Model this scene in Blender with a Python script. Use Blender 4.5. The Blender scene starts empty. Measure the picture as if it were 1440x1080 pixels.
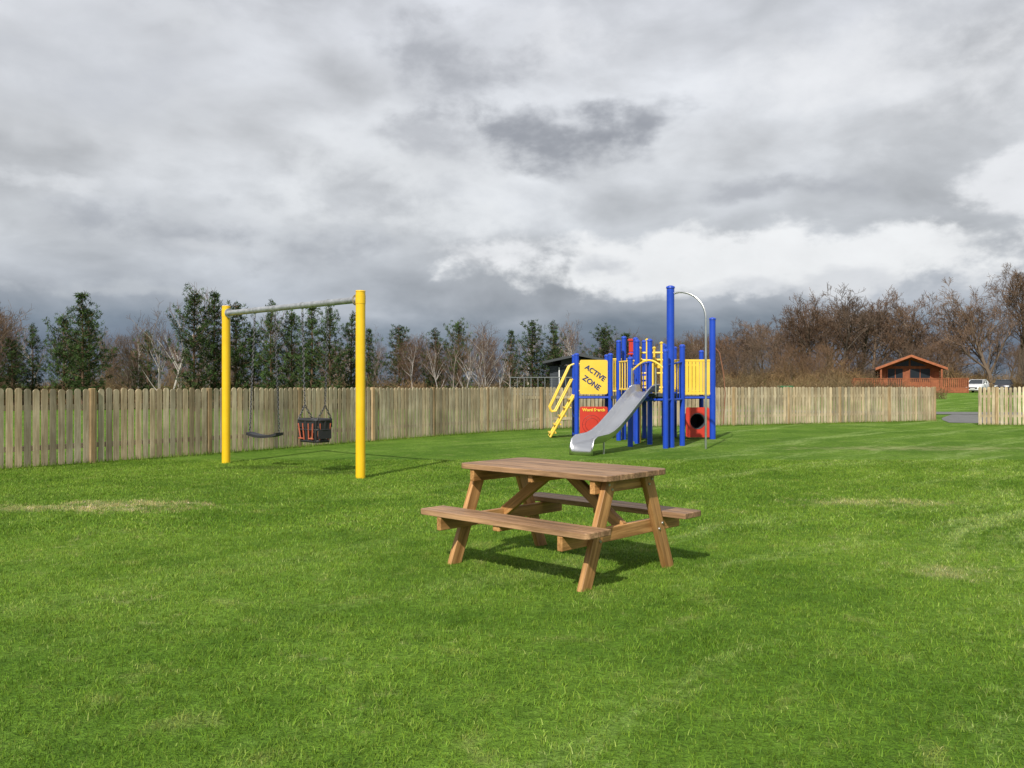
import bpy, math, random
import numpy as np
from mathutils import Vector, Matrix
rad=math.radians
scene=bpy.context.scene
col=scene.collection
scene.view_settings.view_transform='Standard'
scene.view_settings.look='None'
scene.view_settings.exposure=0

# ------------------------------------------------------------ node helpers
class NT:
    def __init__(s,nt): s.nt=nt; s.n=nt.nodes; s.l=nt.links
    def new(s,t,**k):
        n=s.n.new(t)
        for a,b in k.items(): setattr(n,a,b)
        return n
    def put(s,sock,v):
        if v is None: return
        if isinstance(v,bpy.types.NodeSocket): s.l.new(v,sock)
        else:
            if isinstance(v,(tuple,list)) and sock.type=='RGBA' and len(v)==3: v=(*v,1)
            sock.default_value=v
    def m(s,op,a,b=None,c=None,clamp=False):
        n=s.new('ShaderNodeMath',operation=op); n.use_clamp=clamp
        s.put(n.inputs[0],a); s.put(n.inputs[1],b)
        if c is not None: s.put(n.inputs[2],c)
        return n.outputs[0]
    def vm(s,op,a,b=None):
        n=s.new('ShaderNodeVectorMath',operation=op)
        s.put(n.inputs[0],a); s.put(n.inputs[1],b)
        return n.outputs[0]
    def mix(s,f,a,b,bt='MIX'):
        n=s.new('ShaderNodeMix',data_type='RGBA',blend_type=bt)
        s.put(n.inputs[0],f); s.put(n.inputs[6],a); s.put(n.inputs[7],b)
        return n.outputs[2]
    def mr(s,v,a,b,c=0.0,d=1.0,it='SMOOTHSTEP'):
        n=s.new('ShaderNodeMapRange',interpolation_type=it)
        for i,x in enumerate((v,a,b,c,d)): s.put(n.inputs[i],x)
        return n.outputs[0]
    def noise(s,vec,scale,detail=4,rough=.5,dist=0):
        n=s.new('ShaderNodeTexNoise')
        s.put(n.inputs['Vector'],vec); n.inputs['Scale'].default_value=scale
        n.inputs['Detail'].default_value=detail; n.inputs['Roughness'].default_value=rough
        n.inputs['Distortion'].default_value=dist
        return n.outputs[0]
    def bump(s,h,strength=.3,dist=.01):
        n=s.new('ShaderNodeBump'); n.inputs['Strength'].default_value=strength
        n.inputs['Distance'].default_value=dist; s.l.new(h,n.inputs['Height']); return n.outputs[0]

def newmat(name):
    m=bpy.data.materials.new(name); m.use_nodes=True
    t=NT(m.node_tree); b=t.n['Principled BSDF']
    return m,t,b
def c4(c): return (*c,1)

def plain(name,c,rough=.5,metal=0,var=.15,scale=8,bump=0,spec=.5,coat=0):
    m,t,b=newmat(name)
    tc=t.new('ShaderNodeTexCoord').outputs['Object']
    nz=t.noise(tc,scale,6,.6)
    f=t.mr(nz,.3,.7,1-var,1+var*.6,'LINEAR')
    cc=t.mix(1.0,c4(c),f,'MULTIPLY')
    t.put(b.inputs['Base Color'],cc)
    rr=t.mr(nz,.3,.7,max(rough-.05,.02),min(rough+.07,1),'LINEAR')
    t.put(b.inputs['Roughness'],rr)
    b.inputs['Metallic'].default_value=metal
    b.inputs['Specular IOR Level'].default_value=spec
    if coat: b.inputs['Coat Weight'].default_value=coat
    if bump: t.put(b.inputs['Normal'],t.bump(t.noise(tc,scale*4,5,.6),bump,.01))
    return m

def wood(name,c1,c2,rough=.6,grain=1.0,axis=0,vcol=None,spec=.35):
    m,t,b=newmat(name)
    tc=t.new('ShaderNodeTexCoord').outputs['Object']
    oi=t.new('ShaderNodeObjectInfo').outputs['Random']
    off=t.m('MULTIPLY',oi,37.0)
    v=t.vm('ADD',tc,off)
    sc=[14,14,14]; sc[axis]=1.0
    v2=t.vm('MULTIPLY',v,tuple(sc))
    n1=t.noise(v2,1.6*grain,7,.62,.6)
    n2=t.noise(v,1.7,4,.6)
    sc2=[70,70,70]; sc2[axis]=2.0
    n3=t.noise(t.vm('MULTIPLY',v,tuple(sc2)),1.2,4,.6)
    f=t.mr(n1,.33,.68,0,1)
    cc=t.mix(f,c4(c1),c4(c2))
    cc=t.mix(1.0,cc,t.mr(n2,.25,.75,.68,1.3,'LINEAR'),'MULTIPLY')
    cc=t.mix(1.0,cc,t.mr(n3,.3,.7,.8,1.15,'LINEAR'),'MULTIPLY')
    cc=t.mix(1.0,cc,t.mr(oi,0,1,.82,1.15,'LINEAR'),'MULTIPLY')
    if vcol:
        a=t.new('ShaderNodeVertexColor',layer_name=vcol).outputs[0]
        cc=t.mix(1.0,cc,a,'MULTIPLY')
    t.put(b.inputs['Base Color'],cc)
    b.inputs['Roughness'].default_value=rough
    b.inputs['Specular IOR Level'].default_value=spec
    t.put(b.inputs['Normal'],t.bump(t.m('ADD',n1,n3),.45,.004))
    return m

# ------------------------------------------------------------ mesh builder
class MB:
    def __init__(s): s.v=[];s.f=[];s.mi=[];s.c=[]
    def add(s,vs,fs,mi=0,c=(1,1,1)):
        o=len(s.v); s.v.extend([tuple(p) for p in vs])
        for f in fs: s.f.append(tuple(o+i for i in f)); s.mi.append(mi)
        s.c.extend([c]*len(vs))
    def box(s,cen,size,rot=None,mi=0,c=(1,1,1)):
        hx,hy,hz=size[0]/2,size[1]/2,size[2]/2
        vs=[Vector((x,y,z)) for x in(-hx,hx) for y in(-hy,hy) for z in(-hz,hz)]
        if rot is not None: vs=[rot@p for p in vs]
        cen=Vector(cen); vs=[p+cen for p in vs]
        s.add(vs,[(0,1,3,2),(4,6,7,5),(0,4,5,1),(2,3,7,6),(0,2,6,4),(1,5,7,3)],mi,c)
    def tube(s,pts,rs,n=8,mi=0,c=(1,1,1),cap=True):
        pts=[Vector(p) for p in pts]
        if not isinstance(rs,(list,tuple)): rs=[rs]*len(pts)
        o=len(s.v); u=None
        for i,p in enumerate(pts):
            if i==0:d=pts[1]-p
            elif i==len(pts)-1:d=p-pts[i-1]
            else:d=(pts[i+1]-pts[i-1])
            d=d.normalized()
            if u is None:
                u=d.cross(Vector((0,0,1)))
                if u.length<.05: u=d.cross(Vector((1,0,0)))
            else: u=u-d*u.dot(d)
            u.normalize(); w=d.cross(u)
            for k in range(n):
                a=2*math.pi*k/n
                s.v.append(tuple(p+(u*math.cos(a)+w*math.sin(a))*rs[i])); s.c.append(c)
        for i in range(len(pts)-1):
            for k in range(n):
                k2=(k+1)%n
                s.f.append((o+i*n+k,o+i*n+k2,o+(i+1)*n+k2,o+(i+1)*n+k)); s.mi.append(mi)
        if cap:
            s.f.append(tuple(o+k for k in range(n))[::-1]); s.mi.append(mi)
            q=o+(len(pts)-1)*n
            s.f.append(tuple(q+k for k in range(n))); s.mi.append(mi)
    def prism(s,poly,M,th,mi=0,c=(1,1,1)):
        n=len(poly)
        vs=[M@Vector((x,y,0)) for x,y in poly]+[M@Vector((x,y,th)) for x,y in poly]
        fs=[tuple(range(n))[::-1],tuple(range(n,2*n))]
        fs+=[(i,(i+1)%n,n+(i+1)%n,n+i) for i in range(n)]
        s.add(vs,fs,mi,c)
    def mesh(s,name,mats,smooth=False,vcol=False):
        me=bpy.data.meshes.new(name); me.from_pydata(s.v,[],s.f)
        for m in mats: me.materials.append(m)
        me.polygons.foreach_set('material_index',s.mi)
        if vcol:
            a=me.color_attributes.new('Col','FLOAT_COLOR','POINT')
            a.data.foreach_set('color',[x for c in s.c for x in (*c,1)])
        if smooth: me.polygons.foreach_set('use_smooth',[True]*len(me.polygons))
        me.update(); return me
    def obj(s,name,mats,parent=None,smooth=False,vcol=False,bevel=0,autosmooth=False,M=None):
        if not isinstance(mats,(list,tuple)): mats=[mats]
        me=s.mesh(name,mats,smooth,vcol)
        return mkobj(name,me,parent,bevel,M,autosmooth)
def mkobj(name,me,parent=None,bevel=0,M=None,autosmooth=False):
    o=bpy.data.objects.new(name,me); col.objects.link(o)
    if M is not None: o.matrix_local=M
    if parent: o.parent=parent
    if bevel:
        b=o.modifiers.new('bev','BEVEL'); b.width=bevel; b.segments=2; b.limit_method='ANGLE'; b.angle_limit=rad(40)
    if autosmooth and me:
        for p in me.polygons: p.use_smooth=True
        try: me.set_sharp_from_angle(angle=rad(40))
        except Exception: pass
    return o
def empty(name,loc=(0,0,0),rz=0):
    o=bpy.data.objects.new(name,None); col.objects.link(o); o.empty_display_size=.2
    o.location=loc; o.rotation_euler=(0,0,rz); return o

# ------------------------------------------------------------ camera
cam=bpy.data.cameras.new('camera'); cam.lens=30; cam.sensor_width=36; cam.clip_end=6000
co=bpy.data.objects.new('camera',cam); col.objects.link(co)
co.location=(0,0,1.4); co.rotation_euler=(rad(90.1),0,0); scene.camera=co

# ------------------------------------------------------------ light
SUN_EL=41; sx,sy=-.36,-.93
sl=bpy.data.lights.new('sun','SUN'); sl.energy=5.0; sl.angle=rad(.9); sl.color=(1,.95,.87)
so=bpy.data.objects.new('sun',sl); col.objects.link(so)
tosun=Vector((sx*math.cos(rad(SUN_EL)),sy*math.cos(rad(SUN_EL)),math.sin(rad(SUN_EL)))).normalized()
so.rotation_euler=tosun.to_track_quat('Z','Y').to_euler(); so.location=(-20,-30,40)

# ------------------------------------------------------------ world
w=bpy.data.worlds.new('World'); scene.world=w; w.use_nodes=True
t=NT(w.node_tree)
bg=t.n['Background']; out=t.n['World Output']
sky=t.new('ShaderNodeTexSky',sky_type='NISHITA'); sky.sun_disc=False
sky.sun_elevation=rad(SUN_EL); sky.sun_rotation=math.atan2(sx,sy)
t.l.new(sky.outputs[0],bg.inputs[0]); bg.inputs[1].default_value=.1
d=t.new('ShaderNodeTexCoord').outputs['Generated']
sp=t.new('ShaderNodeSeparateXYZ'); t.l.new(d,sp.inputs[0])
X,Y,Z=sp.outputs
az0=t.m('MULTIPLY',t.m('ARCTAN2',X,Y),57.2958)
el0=t.m('MULTIPLY',t.m('ARCSINE',Z),57.2958)
ds=t.vm('MULTIPLY',d,(1,1,2.2))
ds2=t.vm('MULTIPLY',d,(1,1,1.5))
nbig=t.noise(ds,2.6,4,.5,.3)
nmid=t.noise(ds,6.5,6,.5,.25)
nedge=t.noise(ds2,15,6,.58,.1)
nE=t.m('SUBTRACT',nedge,.5)
nM=t.m('SUBTRACT',nmid,.5)
wa=t.m('SUBTRACT',t.noise(t.vm('ADD',ds,(3.1,7.7,1.3)),9,4,.55),.5)
wb=t.m('SUBTRACT',t.noise(t.vm('ADD',ds,(9.1,2.7,5.3)),9,4,.55),.5)
az=t.m('ADD',az0,t.m('MULTIPLY',wa,10.0))
el=t.m('ADD',el0,t.m('MULTIPLY',wb,4.0))
ramp=t.new('ShaderNodeValToRGB'); r=ramp.color_ramp
pts=[(0,(.13,.17,.24)),(.09,(.13,.17,.24)),(.15,(.20,.245,.31)),(.22,(.40,.43,.48)),(.36,(.60,.625,.66)),(.6,(.70,.72,.75)),(1,(.65,.67,.715))]
elw=t.m('ADD',el0,t.m('MULTIPLY',nM,4.0))
t.put(ramp.inputs[0],t.m('DIVIDE',elw,25.0))
while len(r.elements)<len(pts): r.elements.new(.5)
for e,(p,c) in zip(r.elements,pts): e.position=p; e.color=c4(c)
c=ramp.outputs[0]
fm=t.mr(t.m('ADD',t.m('MULTIPLY',nbig,.5),t.m('MULTIPLY',nmid,.5)),.36,.64,.70,1.30,'LINEAR')
c=t.mix(1.0,c,fm,'MULTIPLY')
def blob(c,a0,e0,sa,se,colr,strength=1,k=2.4,soft=.9,km=.7):
    u=t.m('DIVIDE',t.m('SUBTRACT',az,a0),sa); v=t.m('DIVIDE',t.m('SUBTRACT',el,e0),se)
    dd=t.m('SQRT',t.m('ADD',t.m('MULTIPLY',u,u),t.m('MULTIPLY',v,v)))
    val=t.m('ADD',t.m('SUBTRACT',1.0,dd),t.m('ADD',t.m('MULTIPLY',nE,k),t.m('MULTIPLY',nM,k*km)))
    mk=t.m('MULTIPLY',t.mr(val,0.0,soft),strength)
    return t.mix(mk,c,c4(colr))
c=blob(c,25,18.5,15,5,(.82,.83,.85),.7,soft=1.3)
c=blob(c,3,22,8,2.4,(.84,.85,.88),.6,soft=1.2)
c=blob(c,-7,14.5,13,4,(.80,.82,.84),.7,soft=1.2)
c=blob(c,-20,22,6,2.5,(.76,.78,.81),.5,soft=1.2)
c=blob(c,-8,11.0,15,1.8,(.82,.84,.86),.6,soft=1.2)
c=blob(c,-27,18,14,5,(.45,.47,.51),.55,soft=1.5)
c=blob(c,-3.4,20.6,8,3.0,(.36,.375,.41),.8,soft=1.2)
c=blob(c,-5,15.8,6,2.2,(.40,.415,.45),.7,soft=1.2)
c=blob(c,16.5,23,5,2,(.46,.48,.51),.6,soft=1.2)
c=blob(c,-22,9.8,11,2.3,(.36,.38,.42),.8,soft=1.2)
c=blob(c,-13,8.9,7,1.9,(.35,.37,.41),.75,soft=1.2)
c=blob(c,19,12.3,9,1.5,(.39,.405,.44),.8,soft=1.1)
c=blob(c,14,8.0,19,2.6,(.88,.89,.90),.95,k=1.7,soft=.5)
c=blob(c,24,7.8,10,2.0,(.86,.87,.88),.9,k=1.7,soft=.6)
c=blob(c,0,8.9,6,1.4,(.86,.87,.89),.8,k=2.2,soft=.8)
c=blob(c,32,11.3,6,2.1,(.84,.85,.87),.85,k=2.0,soft=.6)
c=blob(c,-19.5,9.0,3,.8,(.72,.74,.77),.5,k=3.0,soft=1.1)
c=blob(c,-30,12.3,5,.9,(.78,.80,.83),.6,k=3.0,soft=1.0)
c=blob(c,-24,5.9,12,.9,(.52,.55,.59),.7)
c=blob(c,6,7.9,4.5,1.0,(.52,.54,.58),.7,k=3,soft=1.1)
c=blob(c,20,6.2,13,1.0,(.58,.60,.64),.6,soft=1.0)
c=blob(c,5.0,15.9,6.6,2.9,(.29,.305,.34),.92,k=1.5,soft=.8,km=.2)
c=blob(c,8.2,17.4,4.2,1.8,(.29,.305,.34),.8,k=1.5,soft=.9,km=.2)
c=t.mix(1.0,c,t.mr(nedge,.3,.7,.95,1.05,'LINEAR'),'MULTIPLY')
bg2=t.new('ShaderNodeBackground'); t.put(bg2.inputs[0],c); bg2.inputs[1].default_value=1.0
ms=t.new('ShaderNodeMixShader'); ms.inputs[0].default_value=.95
t.l.new(bg.outputs[0],ms.inputs[1]); t.l.new(bg2.outputs[0],ms.inputs[2]); t.l.new(ms.outputs[0],out.inputs[0])

# ------------------------------------------------------------ ground
def sstep(x): x=min(max(x,0),1); return x*x*(3-2*x)
def zt(x,y): return .6*sstep((y-50)/55.)
def grass_color(t,blade=False):
    P=t.new('ShaderNodeNewGeometry').outputs['Position']
    P=t.vm('MULTIPLY',P,(1,1,0))
    s=t.new('ShaderNodeSeparateXYZ'); t.l.new(P,s.inputs[0]); SX,SY=s.outputs[0],s.outputs[1]
    n1=t.noise(P,.45,4,.6,.4); n2=t.noise(P,2.6,5,.7,.3); n3=t.noise(P,11,3,.7)
    # mowing lines run away from the viewer towards the right-hand gate
    ph=rad(46); wob=t.m('MULTIPLY',t.m('SUBTRACT',n1,.5),1.2)
    along=t.m('ADD',t.m('MULTIPLY',SX,math.cos(ph)),t.m('MULTIPLY',SY,math.sin(ph)))
    across=t.m('ADD',t.m('ADD',t.m('MULTIPLY',SX,-math.sin(ph)),t.m('MULTIPLY',SY,math.cos(ph))),wob)
    cb=t.new('ShaderNodeCombineXYZ'); t.put(cb.inputs[0],t.m('MULTIPLY',along,.11)); t.put(cb.inputs[1],across)
    n4=t.noise(cb.outputs[0],1.3,4,.65,.1)
    g1=(.088,.178,.016); g2=(.140,.250,.028); dk=(.055,.125,.012)
    c=t.mix(t.mr(n1,.35,.65),c4(g1),c4(g2))
    c=t.mix(t.m('MULTIPLY',t.mr(n2,.50,.70),.55),c,c4(dk))
    rs=t.mr(SX,-3,6,.12,.75)
    n34=t.m('ADD',n4,t.m('MULTIPLY',t.m('SUBTRACT',n3,.5),.4))
    c=t.mix(t.m('MULTIPLY',t.mr(n34,.50,.70),rs),c,c4((.27,.37,.11)))
    c=t.mix(t.m('MULTIPLY',t.mr(n34,.48,.34),.35),c,c4((.070,.155,.014)))
    c=t.mix(t.m('MULTIPLY',t.mr(n2,.46,.28),.55),c,c4((.24,.29,.08)))
    dr=t.m('MULTIPLY',t.mr(t.m('ADD',t.m('MULTIPLY',n1,.35),t.m('MULTIPLY',t.m('ADD',n2,n3),.325)),.55,.68),.6)
    c=t.mix(dr,c,c4((.33,.33,.14)))
    for (x,y,a,b,st) in ((-4.45,9.9,.8,.45,.65),(-5.6,9.7,.7,.3,.45),(3.3,6.4,.35,.25,.35),(4.3,10.2,.9,.35,.4),(9,19,2.5,.6,.4)):
        u=t.m('DIVIDE',t.m('SUBTRACT',SX,x),a); v=t.m('DIVIDE',t.m('SUBTRACT',SY,y),b)
        q=t.m('ADD',t.m('MULTIPLY',u,u),t.m('MULTIPLY',v,v))
        q=t.m('ADD',q,t.m('MULTIPLY',t.m('SUBTRACT',n2,.5),9.0))
        q=t.m('ADD',q,t.m('MULTIPLY',t.m('SUBTRACT',n3,.5),6.0))
        c=t.mix(t.m('MULTIPLY',t.mr(q,1.8,-.6),st),c,c4((.42,.39,.20)))
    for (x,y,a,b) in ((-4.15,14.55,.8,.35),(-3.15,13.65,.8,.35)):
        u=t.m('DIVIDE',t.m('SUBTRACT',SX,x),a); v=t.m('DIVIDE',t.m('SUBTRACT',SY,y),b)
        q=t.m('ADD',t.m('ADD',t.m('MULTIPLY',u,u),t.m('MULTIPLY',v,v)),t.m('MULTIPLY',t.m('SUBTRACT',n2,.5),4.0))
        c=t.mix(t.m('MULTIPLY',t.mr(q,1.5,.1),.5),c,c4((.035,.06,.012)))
    return c,n2,n3,P
m,t,b=newmat('lawn'); 
c,n2,n3,P=grass_color(t)
n5=t.noise(P,45,3,.7); n6=t.noise(P,20,4,.75)
c=t.mix(1.0,c,t.mr(n3,.3,.7,.76,1.14,'LINEAR'),'MULTIPLY')
c=t.mix(1.0,c,t.mr(n6,.3,.7,.70,1.22,'LINEAR'),'MULTIPLY')
c=t.mix(1.0,c,t.mr(n5,.3,.7,.66,1.28,'LINEAR'),'MULTIPLY')
t.put(b.inputs['Base Color'],c); b.inputs['Roughness'].default_value=1; b.inputs['Specular IOR Level'].default_value=.1
t.put(b.inputs['Normal'],t.bump(t.m('ADD',n5,n6),.8,.04))
lawn_m=m
g=MB()
xs=[-1500,-700,-300,-150,-90]+[x for x in range(-60,121,6)]+[150,220,400,800,1500]
ys=[-200,-60,-20]+[y for y in range(-10,141,5)]+[170,220,300,450,700,1100,1800,2600]
for y in ys:
    for x in xs: g.v.append((x,y,zt(x,y))); g.c.append((1,1,1))
nx=len(xs)
for j in range(len(ys)-1):
    for i in range(nx-1): g.f.append((j*nx+i,j*nx+i+1,(j+1)*nx+i+1,(j+1)*nx+i)); g.mi.append(0)
g.obj('ground',lawn_m,smooth=True)

# grass blades
m,t,b=newmat('grass_blades')
c,n2,n3,P=grass_color(t)
a=t.new('ShaderNodeVertexColor',layer_name='Col').outputs[0]
c=t.mix(1.0,c,a,'MULTIPLY')
t.put(b.inputs['Base Color'],c); b.inputs['Roughness'].default_value=.65; b.inputs['Specular IOR Level'].default_value=.2
tr=t.new('ShaderNodeBsdfTranslucent'); t.put(tr.inputs[0],c)
mx=t.new('ShaderNodeMixShader'); mx.inputs[0].default_value=.35
t.l.new(b.outputs[0],mx.inputs[1]); t.l.new(tr.outputs[0],mx.inputs[2]); t.l.new(mx.outputs[0],t.n['Material Output'].inputs[0])
blade_m=m
def blades(seed,n,size,h0,h1,wd,lean=1.1):
    R=random.Random(seed); B=MB()
    tufts=[(R.uniform(-size/2,size/2),R.uniform(-size/2,size/2),R.uniform(.02,.07),R.uniform(.7,1.45)) for _ in range(420)]
    for i in range(n):
        k=1.0
        if R.random()<.5:
            tx,ty,tr_,k=R.choice(tufts); x=tx+R.gauss(0,tr_); y=ty+R.gauss(0,tr_)
        else: x=R.uniform(-size/2,size/2); y=R.uniform(-size/2,size/2)
        x=(x+size/2)%size-size/2; y=(y+size/2)%size-size/2
        a=R.uniform(0,6.283); h=R.uniform(h0,h1)*k; l=R.uniform(.1,lean)*h; la=R.uniform(0,6.283)
        wx,wy=math.cos(a)*wd*.5,math.sin(a)*wd*.5
        br=R.uniform(.7,1.8)*(.8+.2*k); yl=R.random()
        cc=(br*(1.0+.25*yl),br,br*.95)
        if R.random()<.08: cc=(br*2.0,br*1.4,br*2.8)
        lx,ly=math.cos(la)*l,math.sin(la)*l
        B.add([(x-wx,y-wy,0),(x+wx,y+wy,0),(x+wx*.7+lx*.4,y+wy*.7+ly*.4,h*.6),(x-wx*.7+lx*.4,y-wy*.7+ly*.4,h*.6),(x+lx*1.3,y+ly*1.3,h)],[(0,1,2,3),(3,2,4)],0,cc)
    return B.mesh('blades',[blade_m],vcol=True)
lg=empty('grass')
bA=[blades(s,15000,2.0,.010,.028,.0042) for s in (1,2,3)]
bB=[blades(s,8000,2.0,.012,.030,.008) for s in (4,5)]
R=random.Random(5)
for yy in range(2,16,2):
    for xx in range(-20,22,2):
        y=yy+1; x=xx+1
        if abs(x)>.62*y+3.0: continue
        me=R.choice(bA if y<9 else bB)
        M=Matrix.Translation((x,y,.0))@Matrix.Rotation(R.randrange(4)*math.pi/2,4,'Z')
        mkobj('grass_patch',me,lg,M=M)

# ------------------------------------------------------------ road beyond the fence
asph=plain('asphalt',(.15,.15,.145),.9,0,.25,3,.4,.2)
def strip(pts,w,z,name,mat,parent=None):
    B=MB(); vs=[]
    P=[Vector((p[0],p[1],0)) for p in pts]
    nn=[]
    for i,p in enumerate(P):
        d=(P[min(i+1,len(P)-1)]-P[max(i-1,0)]).normalized(); nn.append(Vector((-d.y,d.x,0)))
    for p,n in zip(P,nn):
        for s in(-.5,.5):
            q=p+n*w*s; vs.append((q.x,q.y,zt(q.x,q.y)+z))
    B.add(vs,[(2*i,2*i+1,2*i+3,2*i+2) for i in range(len(P)-1)])
    return B.obj(name,mat,parent)
def curve(ctrl,n):
    out=[]
    C=[Vector(c) for c in ctrl]
    C=[2*C[0]-C[1]]+C+[2*C[-1]-C[-2]]
    for i in range(1,len(C)-2):
        for k in range(n):
            u=k/n
            p=.5*((2*C[i])+(C[i+1]-C[i-1])*u+(2*C[i-1]-5*C[i]+4*C[i+1]-C[i+2])*u*u+(3*C[i]-C[i-1]-3*C[i+1]+C[i+2])*u**3)
            out.append(p)
    out.append(C[-2]); return out
rd=curve([(-8,60),(8,50),(20,43.5),(34,41.5),(48,46),(58,62),(61,85),(60,108)],10)
strip(rd,4.2,.02,'road',asph)
strip(curve([(17.3,31.6),(19,35.5),(22,40.5)],8),2.0,.012,'path',asph)

# ------------------------------------------------------------ fence
fm=wood('fence_wood',(.42,.335,.21),(.64,.54,.375),.85,1.0,2,'Col',.15)
def fence(name,ctrl,seed):
    R=random.Random(seed)
    pts=curve(ctrl,24)
    L=[0]
    for i in range(1,len(pts)): L.append(L[-1]+(pts[i]-pts[i-1]).length)
    def at(s):
        for i in range(1,len(L)):
            if L[i]>=s:
                u=(s-L[i-1])/max(L[i]-L[i-1],1e-6); d=(pts[i]-pts[i-1]).normalized()
                return pts[i-1].lerp(pts[i],u),d
        return pts[-1],(pts[-1]-pts[-2]).normalized()
    root=empty(name)
    B=MB(); s=.05; k=0
    pw=.108; pitch=.142
    while s<L[-1]-.05:
        p,d=at(s); n=Vector((d.y,-d.x))
        h=1.345+R.uniform(-.014,.016); wv=pw/2*R.uniform(.93,1.04)
        poly=[(-wv,0.02),(wv,0.02),(wv,h-.05)]
        for a in (22,45,68,90,112,135,158): poly.append((wv*math.cos(rad(a)),h-.05+.05*math.sin(rad(a))))
        poly.append((-wv,h-.05))
        tilt=R.uniform(-.012,.012)
        M=Matrix(((d.x,0,n.x,p.x),(d.y,0,n.y,p.y),(tilt,1,0,0),(0,0,0,1)))
        br=R.uniform(.74,1.12); 
        if R.random()<.10: br*=.74
        wr=R.uniform(-.05,.06)
        B.prism(poly,M,.02,0,(br*(1+wr),br,br*(1-wr)))
        s+=pitch*R.uniform(.96,1.05); k+=1
    B.obj('pales',[fm],root,vcol=True)
    Rl=MB()
    for z in (.33,1.02):
        s=0
        while s<L[-1]:
            p,d=at(s); p2,d2=at(min(s+1.2,L[-1])); n=Vector((d.y,-d.x))
            dv=(p2-p)
            if dv.length<.01: break
            mid=(p+p2)/2-n*.025; a=math.atan2(dv.y,dv.x)
            Rl.box((mid.x,mid.y,z),(dv.length,.04,.09),Matrix.Rotation(a,3,'Z'),0,(.8,.8,.8))
            s+=1.2
    Rl.obj('rails',[fm],root,vcol=True)
    Ps=MB(); s=.6; i_=0
    while s<L[-1]:
        p,d=at(s); n=Vector((d.y,-d.x)); i_+=1
        a=math.atan2(d.y,d.x); br=R.choice([.50,.62,.72,.8]); f=-.022 if i_%3 else .02
        Ps.box((p.x+n.x*f,p.y+n.y*f,.675),(.095,.095,1.35),Matrix.Rotation(a,3,'Z'),0,(br*1.05,br*.90,br*.74))
        s+=2.43
    Ps.obj('posts',[fm],root,vcol=True,bevel=.012)
    G=MB(); s=0
    while s<L[-1]:
        p,d=at(s); n=Vector((d.y,-d.x)); nn=R.uniform(.01,.16)
        x,y=p.x+n.x*nn,p.y+n.y*nn; h=R.uniform(.03,.13)*(1.2-nn*4) ; h=max(h,.03)
        a=R.uniform(0,6.28); wd=.006; lx,ly=R.uniform(-.03,.03),R.uniform(-.03,.03); br=R.uniform(.7,1.5)
        G.add([(x-math.cos(a)*wd,y-math.sin(a)*wd,0),(x+math.cos(a)*wd,y+math.sin(a)*wd,0),(x+lx,y+ly,h)],[(0,1,2)],0,(br*1.15,br,br))
        s+=.005
    G.obj('long_grass',[blade_m],root,vcol=True)
fence('wooden_fence',[(-15,5),(-11.3,10.2),(-8.5,14.1),(-5.95,17.6),(-3.85,20.9),(-.8,25.3),(1.2,27.4),(3.6,28.4),(7.1,29.5),(11.1,31.2),(16.7,33.6)],3)
fence('wooden_fence',[(16.45,30.1),(19.5,29.6),(24,28.6),(28,26)],9)

# ------------------------------------------------------------ picnic table
wt=wood('picnic_top_wood',(.17,.095,.048),(.37,.22,.118),.55,1.0,0,None,.35)
wl=wood('picnic_leg_wood',(.29,.140,.045),(.56,.30,.115),.5,1.0,0,None,.4)
bolt=plain('galvanised_bolt',(.5,.5,.5),.35,.9)
pt=empty('picnic_table',(.374,6.66,0),math.atan2(-.685,.73))
def plank(name,length,width,th,cen,xdir,zdir,mat,parent,rc=(0,0,0,0),bevel=.005):
    hx,hy=length/2,width/2; poly=[]
    for (sx_,sy_,r_,a0) in ((1,1,rc[0],0),(-1,1,rc[1],90),(-1,-1,rc[2],180),(1,-1,rc[3],270)):
        if r_<=0: poly.append((sx_*hx,sy_*hy))
        else:
            for k in range(5):
                a=rad(a0+k*22.5); poly.append((sx_*(hx-r_)+r_*math.cos(a),sy_*(hy-r_)+r_*math.sin(a)))
    B=MB(); B.prism(poly,Matrix.Translation((0,0,-th/2)),th)
    x=Vector(xdir).normalized(); z=Vector(zdir); z=(z-x*z.dot(x)).normalized(); y=z.cross(x)
    M=Matrix(((x.x,y.x,z.x,cen[0]),(x.y,y.y,z.y,cen[1]),(x.z,y.z,z.z,cen[2]),(0,0,0,1)))
    return B.obj(name,mat,parent,bevel=bevel,M=M)
npl=5; W=.78; pwid=W/npl
for i in range(npl):
    y=-W/2+pwid*(i+.5)
    rc=(0,0,0,0)
    if i==0: rc=(0,0,.07,.07)
    if i==npl-1: rc=(.07,.07,0,0)
    plank('tabletop_plank_%d'%(i+1),1.5,pwid-.007,.042,(0,y,.754),(1,0,0),(0,0,1),wt,pt,rc)
for s in(-1,1):
    for j in range(2):
        yc=s*(.735-.07-j*.135) ; outer=(j==0)
        rc=(0,0,0,0)
        if outer: rc=(.05,.05,0,0) if s>0 else (0,0,.05,.05)
        plank('seat_plank',1.68,.128,.042,(0,yc,.412),(1,0,0),(0,0,1),wt,pt,rc)
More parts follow.
